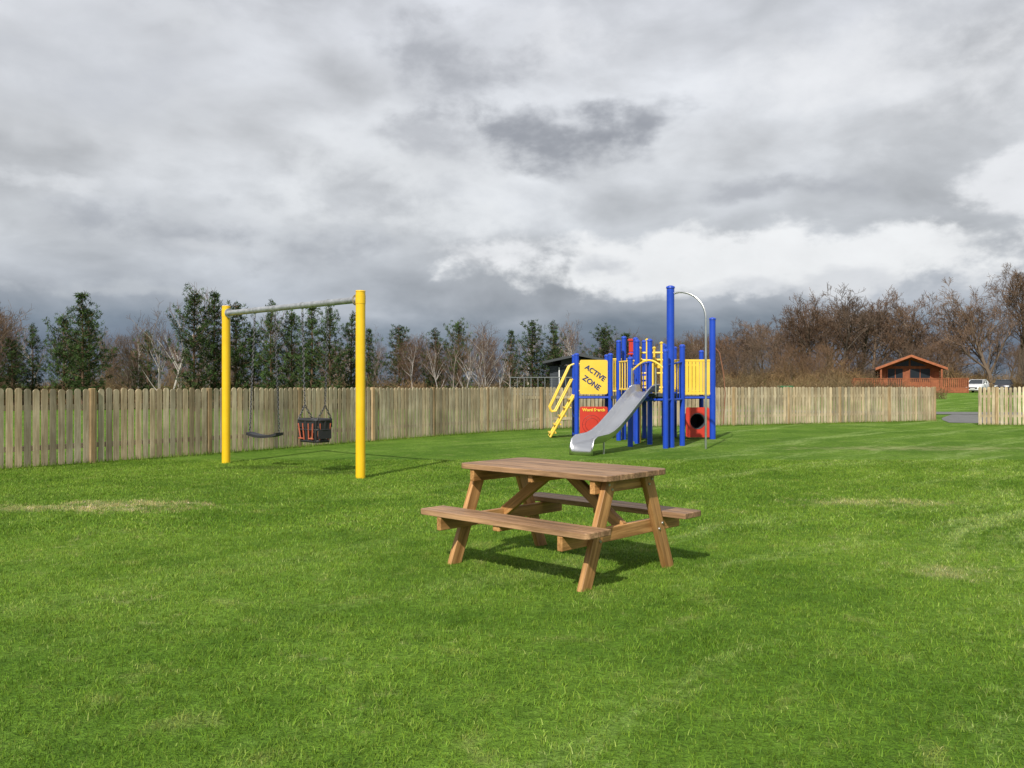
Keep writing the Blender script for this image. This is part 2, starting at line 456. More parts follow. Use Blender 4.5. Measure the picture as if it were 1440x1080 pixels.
for e in(-1,1):
    xl=e*.65
    for s in(-1,1):
        p0=Vector((xl,s*.5225,-.01)); p1=Vector((xl,s*.225,.733)); dd=p1-p0
        B=MB(); hw=.054; x0,x1=xl-.0225,xl+.0225
        ax=dd.normalized(); vs=[]
        k=hw/abs(ax.z)
        for xx in (x0,x1):
            for pp in (p0,p1):
                for q in (-1,1): vs.append(Vector((xx,pp.y+q*k,pp.z)))
        y=Vector((1,0,0)); z=ax.cross(y)
        Mo=Matrix(((ax.x,y.x,z.x,p0.x),(ax.y,y.y,z.y,p0.y),(ax.z,y.z,z.z,p0.z),(0,0,0,1)))
        inv=Mo.inverted()
        B.add([inv@v for v in vs],[(0,1,3,2),(4,6,7,5),(0,4,5,1),(2,3,7,6),(0,2,6,4),(1,5,7,3)])
        B.obj('leg',wl,pt,bevel=.005,M=Mo)
    xi=xl-e*.046
    plank('seat_support',1.45,.10,.045,(xi,0,.338),(0,1,0),(1,0,0),wl,pt,(0,0,0,0))
    plank('top_support',.74,.095,.045,(xi,0,.684),(0,1,0),(1,0,0),wl,pt,(0,0,0,0))
    p0=Vector((e*.598,0,.36)); p1=Vector((e*.10,0,.715))
    plank('diagonal_brace',(p1-p0).length,.085,.045,(p0+p1)/2,(p1-p0),(0,1,0),wl,pt)
plank('centre_batten',.70,.045,.06,(0,0,.702),(0,1,0),(0,0,1),wl,pt)
for s in(-1,1): plank('seat_batten',.25,.07,.04,(0,s*.59,.371),(0,1,0),(0,0,1),wl,pt)
B=MB()
for e in(-1,1):
    for s in(-1,1):
        for (yy,zz) in ((.5225-.2975*(.33/.743)+.02,.355),(.5225-.2975*(.33/.743)-.022,.315),(.5225-.2975*(.68/.743)+.016,.70),(.5225-.2975*(.68/.743)-.02,.665)):
            x0=e*(.65+.0225); B.tube([(x0,s*yy,zz),(x0+e*.008,s*yy,zz)],[.011,.009],8)
B.obj('bolts',bolt,pt)

# ------------------------------------------------------------ swing set
yel=plain('yellow_paint',(.82,.50,.012),.38,0,.10,3,.05)
galv=plain('galvanised_steel',(.46,.47,.48),.42,.7,.3,14,.1)
blk=plain('black_rubber',(.018,.018,.02),.6)
orng=plain('orange_plastic',(.42,.10,.05),.5)
chm=plain('chain_steel',(.07,.07,.075),.5,.6)
sw=empty('swing_set',(-5.16,15.4,0),math.atan2(-2.5,2.87))
SL=3.806
for nm,x in(('post_1',0),('post_2',SL)):
    B=MB(); B.tube([(x,0,-.1),(x,0,2.82)],.073,24)
    B.tube([(x,0,2.82),(x,0,2.835)],[.078,.070],24)
    B.obj(nm,yel,sw,autosmooth=True)
    B=MB(); B.tube([(x,0,2.70-.065),(x,0,2.70+.065)],.077,24); B.obj('collar',yel,sw,autosmooth=True)
B=MB(); B.tube([(.06,0,2.70),(SL-.06,0,2.70)],.05,20)
for x in(.1,SL-.1): B.tube([(x-.01,0,2.7),(x+.01,0,2.7)],.085,20)
B.obj('crossbar',galv,sw,autosmooth=True)
def chain(p0,p1,parent):
    p0=Vector(p0);p1=Vector(p1); d=p1-p0; L_=d.length; d.normalize(); n=int(L_/.040)
    u=d.cross(Vector((0,1,0))).normalized(); v=d.cross(u); B=MB()
    for i in range(n):
        c=p0+d*(i+.5)*(L_/n); a=u if i%2 else v
        pts=[]
        for k in range(9):
            q=2*math.pi*k/8; pts.append(c+d*.028*math.cos(q)+a*.016*math.sin(q))
        B.tube(pts,.0062,4,cap=False)
    B.obj('chain',chm,parent)
def hanger(x,parent):
    B=MB(); B.tube([(x,0,2.655),(x,0,2.60)],.016,8); B.tube([(x-.02,0,2.70),(x+.02,0,2.70)],.056,14); B.obj('hanger',galv,parent)
x1=1.23
for s in(-1,1): hanger(x1+s*.30,sw)
for s in(-1,1): chain((x1+s*.30,0,2.60),(x1+s*.29,s*.10,.60),sw)
B=MB(); poly=[]
for i in range(11):
    xx=-.31+.62*i/10; poly.append((xx,.55+.05*(xx/.31)**2))
for i in range(10):
    a,b_=poly[i],poly[i+1]
    B.add([(a[0],-.10,a[1]),(b_[0],-.10,b_[1]),(b_[0],.10,b_[1]),(a[0],.10,a[1]),(a[0],-.10,a[1]-.045),(b_[0],-.10,b_[1]-.045),(b_[0],.10,b_[1]-.045),(a[0],.10,a[1]-.045)],
      [(0,1,2,3),(7,6,5,4),(0,4,5,1),(3,2,6,7)]+([(0,3,7,4)] if i==0 else [])+([(1,5,6,2)] if i==9 else []))
B.obj('flat_seat',blk,sw,M=Matrix.Translation((x1,0,0))@Matrix.Rotation(rad(19),4,'Z'))
x2=2.66
for s in(-1,1): hanger(x2+s*.34,sw)
for s in(-1,1):
    chain((x2+s*.34,0,2.60),(x2+s*.27,0,1.08),sw)
    for q in(-1,1): chain((x2+s*.27,0,1.08),(x2+s*.25,q*.14,.85),sw)
B=MB()
ring=[(x2+.27*math.copysign(abs(math.cos(a))**.6,math.cos(a)),.17*math.copysign(abs(math.sin(a))**.6,math.sin(a))) for a in [2*math.pi*k/24 for k in range(25)]]
def rk(k,z): return [(x2+(x-x2)*k,y*k,z) for x,y in ring]
B.tube(rk(1,.85),.026,8,cap=False)
B.tube(rk(.98,.70),.016,8,cap=False)
B.tube(rk(.85,.52),.024,8,cap=False)
for i in range(0,24,3):
    x,y=ring[i]; B.tube([(x,y,.85),(x2+(x-x2)*.85,y*.85,.52)],.026,8)
B.box((x2,0,.51),(.42,.26,.03))
for s in(-1,1):
    B.box((x2,s*.165,.785),(.44,.02,.10)); B.box((x2+s*.262,0,.70),(.02,.24,.28))
B.obj('cradle_frame',blk,sw,autosmooth=True)
B=MB()
for s in(-1,1):
    for xx in (-.19,-.075,.075,.19):
        B.tube([(x2+xx,s*.178,.80),(x2+xx*.8,s*.16,.54)],.012,6)
    for xx in(-.13,.13):
        B.tube([(x2+xx-.06,s*.172,.56),(x2+xx+.06,s*.172,.56)],.012,6)
    for yy in(-.1,.1): B.tube([(x2+s*.275,yy,.80),(x2+s*.24,yy*.8,.54)],.011,6)
B.obj('cradle_guards',orng,sw)

# ------------------------------------------------------------ climbing frame
blue=plain('blue_paint',(.012,.060,.46),.35,0,.12,3)
yp=plain('yellow_panel',(.82,.55,.06),.45,0,.08,3)
red=plain('red_panel',(.55,.04,.022),.45,0,.12,3)
steel=plain('stainless',(.68,.68,.68),.32,1.0,.05,3)
deckm=plain('deck_grey',(.05,.06,.07),.8)
dark=plain('dark_blue_text',(.01,.03,.15),.5)
cf=empty('climbing_frame',(3.3,20.8,0))
OX,OY=3.3,20.8
def L(x,y,z): return (x-OX,y-OY,z)
BP=MB()
def post(x,y,h,r=.062):
    BP.tube([L(x,y,-.05),L(x,y,h)],r,16)
    BP.tube([L(x,y,h),L(x,y,h+.035),L(x,y,h+.06)],[r*1.18,r*1.1,r*.5],16)
posts=[(1.72,22.7,2.2),(2.62,22.7,2.2),(1.72,23.6,2.2),(2.62,23.6,2.2),
 (2.72,21.75,2.5),(2.90,22.1,2.62),(3.10,21.4,2.55),(3.52,22.7,2.55),(3.3,23.6,2.5),(4.2,23.6,2.5),
 (4.45,22.25,2.35),(4.42,23.2,2.4),(5.15,23.2,2.3),
 (2.71,19.55,2.0),(3.42,19.0,2.15),(3.28,20.31,2.45),(3.96,19.85,2.30),(3.02,20.6,2.45),(3.85,21.1,2.35)]
for p in posts: post(*p)
post(3.585,19.3,3.60,.088); post(5.24,22.3,3.12,.08)
BP.obj('posts',blue,cf,autosmooth=True)
DK=MB()
def deck(c4s,z):
    n=len(c4s); vs=[L(x,y,z) for x,y in c4s]+[L(x,y,z-.07) for x,y in c4s]
    DK.add(vs,[tuple(range(n)),tuple(range(n,2*n))[::-1]]+[(i,n+i,n+(i+1)%n,(i+1)%n) for i in range(n)])
deck([(1.75,22.73),(2.6,22.73),(2.6,23.57),(1.75,23.57)],1.12)
deck([(2.75,19.55),(3.40,19.05),(3.92,19.85),(3.28,20.28)],1.22)
deck([(3.05,20.45),(3.90,20.05),(4.2,22.3),(2.75,21.9)],1.18)
deck([(2.62,22.0),(4.40,22.3),(4.35,23.57),(2.62,23.57)],1.125)
deck([(4.48,22.3),(5.2,22.3),(5.15,23.2),(4.45,23.2)],1.13)
DK.obj('decks',deckm,cf)
def panel(name,xa,ya,xb,yb,z0,z1,mat,th=.02,hole=None,rc=.05):
    a=Vector((xa,ya)); b_=Vector((xb,yb)); w_=(b_-a).length; d=(b_-a).normalized()
    M=Matrix(((d.x,0,d.y,xa-OX),(d.y,0,-d.x,ya-OY),(0,1,0,z0),(0,0,0,1)))
    H=z1-z0; B=MB()
    if hole is None:
        poly=[]
        for (cx,cy,a0) in((w_-rc,H-rc,0),(rc,H-rc,90),(rc,rc,180),(w_-rc,rc,270)):
            for k in range(5):
                q=rad(a0+22.5*k); poly.append((cx+rc*math.cos(q),cy+rc*math.sin(q)))
        B.prism(poly,M,th)
    else:
        hx,hz,hr=hole; n=48; vs=[];
        for zz in(0,th):
            for k in range(n):
                q=2*math.pi*k/n; cx,cy=math.cos(q),math.sin(q)
                s=min((w_-hx)/cx if cx>1e-6 else (hx/-cx if cx<-1e-6 else 9),(H-hz)/cy if cy>1e-6 else (hz/-cy if cy<-1e-6 else 9))
                vs.append(M@Vector((hx+hr*cx,hz+hr*cy,zz))); vs.append(M@Vector((hx+s*cx,hz+s*cy,zz)))
        fs=[]
        for k in range(n):
            k2=(k+1)%n; o=2*n
            fs+=[(2*k,2*k+1,2*k2+1,2*k2),(o+2*k,o+2*k2,o+2*k2+1,o+2*k+1),(2*k,2*k2,o+2*k2,o+2*k),(2*k+1,o+2*k+1,o+2*k2+1,2*k2+1)]
        B.add(vs,fs)
    return B.obj(name,mat,cf),M
panel('sign_panel',1.80,22.68,2.54,22.68,1.17,2.08,yp)
panel('red_panel',1.80,22.68,2.54,22.68,.06,.84,red)
panel('red_hole_panel',4.53,22.26,5.15,22.28,.05,.83,red,hole=(.30,.42,.19),th=.025)
n=24; B2=MB()
ptsA=[L(4.83+.215*math.cos(2*math.pi*k/n),22.30,.47+.215*math.sin(2*math.pi*k/n)) for k in range(n)]
ptsB=[L(4.83+.215*math.cos(2*math.pi*k/n),23.15,.47+.215*math.sin(2*math.pi*k/n)) for k in range(n)]
B2.add(ptsA+ptsB,[(k,(k+1)%n,n+(k+1)%n,n+k) for k in range(n)]+[tuple(range(n,2*n))])
B2.obj('hole_dark_tube',deckm,cf)  # closed dark tube, added behind the panel hole so the opening looks dark
def text(s,size,loc,rot,mat,name):
    cu=bpy.data.curves.new(name,'FONT'); cu.body=s; cu.size=size; cu.extrude=.003; cu.align_x='CENTER'; cu.align_y='CENTER'; cu.offset=.004
    cu.materials.append(mat); o=bpy.data.objects.new(name,cu); col.objects.link(o); o.parent=cf
    o.location=L(*loc); o.rotation_euler=(rad(90),rad(rot),0)
text('ACTIVE',.185,(2.21,22.652,1.73),35,dark,'sign_text')
text('ZONE',.195,(2.11,22.652,1.47),35,dark,'sign_text_lower')
text('Word Search',.11,(2.17,22.652,.75),0,yp,'panel_text')
B=MB()
for rr in(.25,.17):
    B.tube([L(2.12+rr*math.cos(q),22.668,.36+rr*math.sin(q)) for q in [2*math.pi*k/28 for k in range(29)]],.012,6,cap=False)
for k in range(8):
    q=math.pi/4*k; B.tube([L(2.12+.17*math.cos(q),22.668,.36+.17*math.sin(q)),L(2.12+.25*math.cos(q),22.668,.36+.25*math.sin(q))],.01,6)
B.obj('panel_dial',plain('dark_red',(.25,.02,.015)),cf)
B=MB(); B.tube([L(4.83+.20*math.cos(q),22.255,.47+.20*math.sin(q)) for q in [2*math.pi*k/28 for k in range(29)]],.018,6,cap=False); B.obj('hole_rim',deckm,cf)
Yb=MB()
def bars(xa,ya,xb,yb,z0,z1,n,r=.016,rr=.022):
    for z in(z0,z1): Yb.tube([L(xa,ya,z),L(xb,yb,z)],rr,8)
    for i in range(n):
        u=(i+.5)/n; x=xa+(xb-xa)*u; y=ya+(yb-ya)*u
        Yb.tube([L(x,y,z0),L(x,y,z1)],r,8)
bars(2.68,22.7,3.46,22.7,1.25,2.1,6)
bars(3.58,22.65,4.4,22.3,1.25,2.05,6)
bars(2.72,23.6,4.2,23.6,1.25,2.1,10)
bars(1.75,23.6,2.6,23.6,1.25,2.0,6)
bars(3.02,20.6,2.72,21.75,1.3,2.0,7)
bars(3.96,19.9,3.85,21.05,1.3,2.0,7)
bars(3.85,21.1,4.4,22.2,1.3,2.0,6)
bars(4.45,23.2,5.15,23.2,1.25,1.95,6)
for k,(x,zb,ztp) in enumerate([(3.13,1.0,2.30),(3.30,1.0,2.50),(3.47,1.0,2.30),(3.64,1.0,2.42),(3.80,1.0,2.2)]):
    y=20.9-.22*(x-3.1)
    Yb.tube([L(x,y,.0 if k in(0,4) else zb),L(x,y,ztp)],.028,8)
    Yb.tube([L(x,y,ztp),L(x,y,ztp+.03),L(x,y,ztp+.05)],[.045,.045,.01],8)
for z in(1.35,1.7,2.02,2.2): Yb.tube([L(3.13,20.895,z),L(3.80,20.75,z)],.024,8)
for i in range(5):
    z=1.45+.14*i; x=3.2+.1*i; Yb.box(L(x,20.86,z),(.24,.03,.09))
Yb.tube([L(3.17,19.2,1.35),L(3.17,19.2,1.9)],.02,8)
hoop=[L(2.76+.66*u,19.52-.5*u,1.75+.22*math.sin(math.pi*u)) for u in [i/10 for i in range(11)]]
Yb.tube(hoop,.022,8)
for yy in(22.78,23.5):
    pts=[(1.66,yy,1.98),(1.55,yy,1.93),(1.12,yy,1.02),(1.02,yy,.82),(1.06,yy,.70),(1.18,yy,.72),(1.62,yy,1.58)]
    Yb.tube([L(*p) for p in pts],.024,8)
    Yb.tube([L(1.68,yy,1.15),L(1.02,yy,.02)],.032,8)
for i in range(5):
    u=(i+.5)/5; x=1.68-.66*u; z=1.15-1.13*u
    Yb.box(L(x,23.14,z),(.2,.70,.03))
Yb.obj('yellow_rails',yp,cf,autosmooth=True)
B=MB()
B.box(L(4.84,22.27,2.05),(.66,.03,.06)); B.box(L(4.84,22.27,1.19),(.66,.03,.06))
for i in range(7):
    x=4.56+.094*i; B.box(L(x,22.27,1.62),(.082,.02,.80))
B.obj('slat_panel',yp,cf,bevel=.006)
B=MB(); B.box(L(3.02,21.6,2.38),(.12,.12,.26)); B.box(L(3.02,21.6,2.55),(.17,.17,.06)); B.box(L(3.02,21.6,2.2),(.16,.16,.05)); B.tube([L(3.02,21.6,1.2),L(3.02,21.6,2.2)],.03,8)
B.obj('red_telescope',red,cf,bevel=.01)
B=MB()
for (xa,ya,xb,yb) in ((1.72,22.7,2.62,22.7),(2.62,22.7,3.52,22.7),(4.45,22.25,5.24,22.3),(2.71,19.55,3.28,20.31),(3.42,19.0,3.96,19.85),(2.71,19.55,3.42,19.0)):
    B.tube([L(xa,ya,1.08),L(xb,yb,1.08)],.03,8)
for (xa,ya,xb,yb) in ((2.71,19.55,3.28,20.31),(3.42,19.0,3.96,19.85)):
    B.tube([L(xa,ya,1.85),L(xb,yb,1.95)],.022,8)
    for i in range(5):
        u=(i+.7)/5.6; B.tube([L(xa+(xb-xa)*u,ya+(yb-ya)*u,1.1),L(xa+(xb-xa)*u,ya+(yb-ya)*u,1.85+.1*u)],.014,6)
B.obj('blue_rails',blue,cf,autosmooth=True)
B=MB(); 
p=[L(3.585,19.3,3.46),L(3.75,19.2,3.50)]
a0=Vector((3.75,19.2)); a1=Vector((4.28,18.85))
for i in range(1,11):
    q=math.pi/2*i/10; f=math.sin(q); p.append(L(a0.x+(a1.x-a0.x)*f,a0.y+(a1.y-a0.y)*f,2.90+.60*math.cos(q)))
p.append(L(4.28,18.85,-.05))
B.tube(p,.024,10); B.obj('fireman_pole',steel,cf,autosmooth=True)
B=MB(); B.tube([L(5.26,22.3,2.45),L(5.42,22.28,2.25),L(5.52,22.26,1.7),L(5.56,22.25,1.2),L(5.5,22.2,.4)],.014,6); B.obj('rope',plain('rope',(.25,.11,.06)),cf)
u_=Vector((-.6,-.8,0)); v_=Vector((.8,-.6,0)); top=Vector((3.05,19.3,0))
prof=[(-.12,1.25),(.12,1.25),(.3,1.21),(.5,1.10),(.9,.86),(1.3,.62),(1.7,.40),(1.95,.30),(2.15,.25),(2.6,.22),(2.72,.19),(2.77,.10),(2.78,.0)]
sec=[(-.275,.15),(-.262,.17),(-.25,.15),(-.235,.02),(-.20,0),(0,-.004),(.20,0),(.235,.02),(.25,.15),(.262,.17),(.275,.15)]
B=MB(); vs=[]
for i,(s,z) in enumerate(prof):
    k=1.0 if i<10 else [.8,.4,.05][i-10]
    for (a,h) in sec:
        q=top+u_*s+v_*a; vs.append(L(q.x,q.y,z+h*k))
ns=len(sec)
B.add(vs,[(i*ns+j,i*ns+j+1,(i+1)*ns+j+1,(i+1)*ns+j) for i in range(len(prof)-1) for j in range(ns-1)])
ob=B.obj('slide',steel,cf,smooth=True); md=ob.modifiers.new('s','SOLIDIFY'); md.thickness=.012; md.offset=-1
B=MB()
for sgn in(-1,1):
    q=top+u_*2.2+v_*.18*sgn; B.tube([L(q.x,q.y,-.02),L(q.x,q.y,.24)],.02,8)
    q=top+u_*.15+v_*.3*sgn; B.tube([L(q.x,q.y,1.2),L(q.x,q.y,1.75),L(q.x,q.y,1.8)],.02,8)
B.obj('slide_supports',steel,cf)

# ------------------------------------------------------------ buildings
m,t,b=newmat('window_glass'); b.inputs['Base Color'].default_value=(.02,.025,.03,1); b.inputs['Roughness'].default_value=.08; glass=m
logm=wood('cabin_logs',(.26,.080,.034),(.38,.13,.055),.7,1.0,0)
roofm=plain('roof_felt',(.10,.055,.040),.9,0,.3,4)
whitep=plain('white_paint',(.78,.78,.76),.5)
cx,cy=46.6,100.0; cz=zt(cx,cy)
lc=empty('log_cabin',(cx,cy,cz),rad(-19))
B=MB(); Wc=6.2; Dc=8; fl=.6; Hw=2.35
for i in range(16):
    z=fl+Hw*(i+.5)/16
    B.box((0,Dc/2,z),(Wc+ (.3 if i%2 else 0),Dc,Hw/16*.94))
    B.box((0,Dc/2,z),(Wc-.06,Dc-.06,Hw/16))
for i in range(9):
    z0=fl+Hw+i*.125; k=1-(i+.5)/9.6
    B.box((0,Dc/2,z0+.0625),(Wc*k,Dc-.1,.122))
B.obj('walls',logm,lc)
B=MB(); e=.7; rh=1.25
for s in(-1,1):
    x0,x1=0,s*(Wc/2+e); zc=fl+Hw+rh-.02; ze=fl+Hw-.28
    vs=[(x0,-1.6,zc),(x1,-1.6,ze),(x1,Dc+.6,ze),(x0,Dc+.6,zc),(x0,-1.6,zc+.16),(x1,-1.6,ze+.16),(x1,Dc+.6,ze+.16),(x0,Dc+.6,zc+.16)]
    B.add(vs,[(0,1,2,3),(4,7,6,5),(0,4,5,1),(1,5,6,2),(2,6,7,3)])
B.obj('roof',roofm,lc)
B=MB()
for s in(-1,1):
    zc=fl+Hw+rh; ze=fl+Hw-.26; x1=s*(Wc/2+e)
    B.add([(0,-1.63,zc-.1),(x1,-1.63,ze-.1),(x1,-1.63,ze+.18),(0,-1.63,zc+.18)],[(0,1,2,3)])
ob=B.obj('bargeboards',logm,lc); md=ob.modifiers.new('s','SOLIDIFY'); md.thickness=.04
B=MB(); B.box((-1.55,-.02,fl+1.12),(1.7,.06,2.1)); B.box((1.1,-.02,fl+1.4),(2.2,.06,1.5))
for s in(-1,1): B.add([(s*.1,-.03,fl+2.5),(s*1.9,-.03,fl+2.5),(s*.1,-.03,fl+3.2)],[(0,1,2) if s>0 else (0,2,1)])
B.box((-Wc/2-.0,2.5,fl+1.35),(.38,1.4,1.1)); B.box((-Wc/2,6.0,fl+1.35),(.38,1.4,1.1))
B.obj('windows',glass,lc)
B=MB()
for x in(-2.4,-1.55,-.7): B.box((x,-.07,fl+1.12),(.08,.04,2.1))
for x in(0.0,1.1,2.2): B.box((x,-.07,fl+1.4),(.08,.04,1.5))
B.obj('window_frames',logm,lc)
B=MB(); x0,x1,y0=-6.2,5.6,-3.2
B.box(((x0+x1)/2,(y0+3)/2,fl-.06),(x1-x0,3-y0,.12))
n=60
for i in range(n+1):
    x=x0+(x1-x0)*i/n; B.box((x,y0,fl+.5),(.13,.03,.95))
for i in range(30):
    y=y0+(3-y0)*i/29
    for x in(x0,x1): B.box((x,y,fl+.5),(.03,.13,.95))
B.box(((x0+x1)/2,y0-.03,fl+1.02),(x1-x0+.1,.12,.07))
for i in range(7): 
    x=x0+(x1-x0)*i/6; B.box((x,y0-.04,fl/2+.5),(.12,.12,fl+1.15))
for i in range(40): 
    x=x0+(x1-x0)*(i+.5)/40; B.box((x,y0+.02,fl/2-.05),((x1-x0)/42,.03,fl-.1))
for s in(-1,1): B.box((s*3.2,-1.4,fl+1.05),(.18,.18,2.1))
B.obj('deck',logm,lc)
gr=wood('grey_cladding',(.035,.042,.05),(.05,.058,.068),.7,1,0)
gl=empty('grey_lodge',(4.1,52,0),rad(-6))
B=MB()
for i in range(14): B.box((0,3,.5+2.1*(i+.5)/14),(3.6,6,.14))
B.box((0,3,1.55),(3.56,5.96,2.1)); B.obj('walls',gr,gl)
B=MB(); 
for s in(-1,1):
    vs=[(0,-.7,3.18),(s*2.2,-.7,2.72),(s*2.2,6.4,2.72),(0,6.4,3.18)]; vs+=[(a,b_,c_+.14) for a,b_,c_ in vs]
    B.add(vs,[(0,1,2,3),(4,7,6,5),(0,4,5,1),(1,5,6,2),(2,6,7,3)])
B.box((0,-.02,2.85),(2.2,.1,.35))
B.obj('roof',plain('slate_roof',(.05,.055,.06),.8),gl)
B=MB(); B.box((-.7,-.03,1.6),(1.0,.06,1.7)); B.box((.8,-.03,1.8),(.9,.06,1.1)); B.obj('windows',glass,gl)
B=MB(); 
for x in(-.18,-1.22): B.box((x,-.07,1.6),(.06,.05,1.8))
for x in(.33,1.27,.8): B.box((x,-.07,1.8),(.05,.05,1.2))
B.obj('window_frames',whitep,gl)
B=MB(); B.box((-1.9,-1.6,.9),(4.0,2.8,.1))
for i in range(11): B.box((-3.9+.4*i,-3,1.4),(.035,.035,.95))
for z in(1.87,1.1): B.box((-1.9,-3,z),(4.0,.045,.045))
for z in(1.87,1.1): B.box((-3.9,-1.6,z),(.045,2.8,.045))
for i in range(5): B.box((-3.8+i*.95,-1.6,.45),(.12,.12,.9))
B.obj('deck',plain('deck_rail_grey',(.14,.15,.16),.6),gl)

ub=empty('green_storage_tank',(19.2,60,zt(19,60)))
gm=plain('green_plastic',(.03,.14,.05),.5)
B=MB(); B.box((0,0,.62),(.85,.8,1.24)); B.box((0,0,1.28),(.92,.88,.1)); B.box((0,-.42,.6),(.5,.04,.7)); B.obj('body',gm,ub,bevel=.04)

tyre=plain('tyre',(.02,.02,.02),.8); rim=plain('alloy',(.45,.45,.46),.3,.9)
hl=plain('headlight',(.7,.72,.75),.1); tl=plain('tail_light',(.4,.02,.02),.2)
def car(paint,x,y,rz):
    e=empty('parked_car',(x,y,zt(x,y)+.02),rz)
    xs_=[-2.10,-1.98,-1.6,-1.0,-.2,.8,1.5,1.95,2.1]; tops=[.70,.86,.94,1.0,1.03,1.04,1.03,.98,.74]; wid=[.68,.80,.86,.88,.89,.89,.88,.82,.72]
    B=MB(); vs=[]
    for a,tp,wd in zip(xs_,tops,wid):
        vs+=[(a,-wd*.96,.26),(a,-wd,.5),(a,-wd*.97,tp-.12),(a,-wd*.86,tp),(a,wd*.86,tp),(a,wd*.97,tp-.12),(a,wd,.5),(a,wd*.96,.26)]
    n=8; fs=[(i*n+j,(i+1)*n+j,(i+1)*n+(j+1)%n,i*n+(j+1)%n) for i in range(len(xs_)-1) for j in range(n)]
    fs+=[tuple(range(n)),tuple((len(xs_)-1)*n+j for j in range(n))[::-1]]
    B.add(vs,fs); B.obj('body',paint,e,autosmooth=True,bevel=.03)
    G=MB(); cs=[(-1.05,1.0,.80),(-.35,1.44,.66),(.9,1.50,.66),(1.75,1.34,.62),(1.98,1.0,.76)]
    vs=[]
    for a,z,wd in cs: vs+=[(a,-wd,z),(a,wd,z)]
    fs=[(2*i,2*i+1,2*i+3,2*i+2) for i in range(4)]+[(0,2,4,6,8),(9,7,5,3,1)]
    G.add(vs,fs); G.obj('glasshouse',glass,e)
    Rf=MB(); Rf.add([(-.40,-.65,1.45),(-.40,.65,1.45),(.9,.65,1.515),(.9,-.65,1.515),(1.70,.60,1.37),(1.70,-.60,1.37)],[(0,3,2,1),(3,5,4,2)])
    for s in(-1,1):
        for (p0,p1) in (((-1.05,.81*s,1.0),(-.37,.67*s,1.44)),((.35,.80*s,1.0),(.3,.67*s,1.47)),((1.3,.79*s,1.0),(1.2,.65*s,1.44)),((1.95,.77*s,1.0),(1.72,.62*s,1.35)),((-.37,.67*s,1.45),(.9,.67*s,1.505)),((.9,.67*s,1.505),(1.72,.62*s,1.36))):
            Rf.tube([p0,p1],.035,6)
        Rf.box((-.55,s*.95,1.02),(.14,.18,.13))
    Rf.obj('roof',paint,e)
    Wh=MB()
    for a in(-1.32,1.32):
        for s in(-1,1):
            Wh.tube([(a,s*.70,.32),(a,s*.90,.32)],.32,20); Wh.tube([(a,s*.90,.32),(a,s*.91,.32)],.2,12,mi=1)
    Wh.obj('wheels',[tyre,rim],e)
    Lg=MB()
    for s in(-1,1):
        Lg.box((-2.03,s*.58,.72),(.12,.3,.14)); Lg.box((2.05,s*.66,.85),(.1,.2,.2),mi=1)
    Lg.box((-2.09,0,.50),(.06,.9,.2),mi=2); Lg.box((-2.13,0,.42),(.03,.5,.11),mi=3)
    Lg.obj('lights_and_grille',[hl,tl,tyre,whitep],e)
car(plain('white_car_paint',(.75,.76,.77),.25,0,.02,coat=.5),54.0,99,rad(48))
car(plain('dark_car_paint',(.035,.035,.045),.25,.3,.02,coat=.5),57.6,100,rad(55))

# ------------------------------------------------------------ vegetation
def vmat(name,c,rough=.9):
    m,t,b=newmat(name)
    a=t.new('ShaderNodeVertexColor',layer_name='Col').outputs[0]
    oi=t.new('ShaderNodeObjectInfo').outputs['Random']
    cc=t.mix(1.0,c4(c),a,'MULTIPLY')
    cc=t.mix(1.0,cc,t.mr(oi,0,1,.8,1.2,'LINEAR'),'MULTIPLY')
    t.put(b.inputs['Base Color'],cc); b.inputs['Roughness'].default_value=rough; b.inputs['Specular IOR Level'].default_value=.1
    return m
needle=vmat('pine_needles',(.040,.070,.024)); pbark=vmat('pine_bark',(.14,.09,.06))
bark=vmat('bark_brown',(.12,.09,.065)); twig=vmat('twigs',(.14,.092,.062)); birchb=vmat('birch_bark',(.42,.39,.35)); scrub=vmat('scrub',(.165,.115,.060)); gscrub=vmat('scrub_green',(.09,.115,.034))
VM=[needle,pbark,bark,twig,birchb,scrub,gscrub]
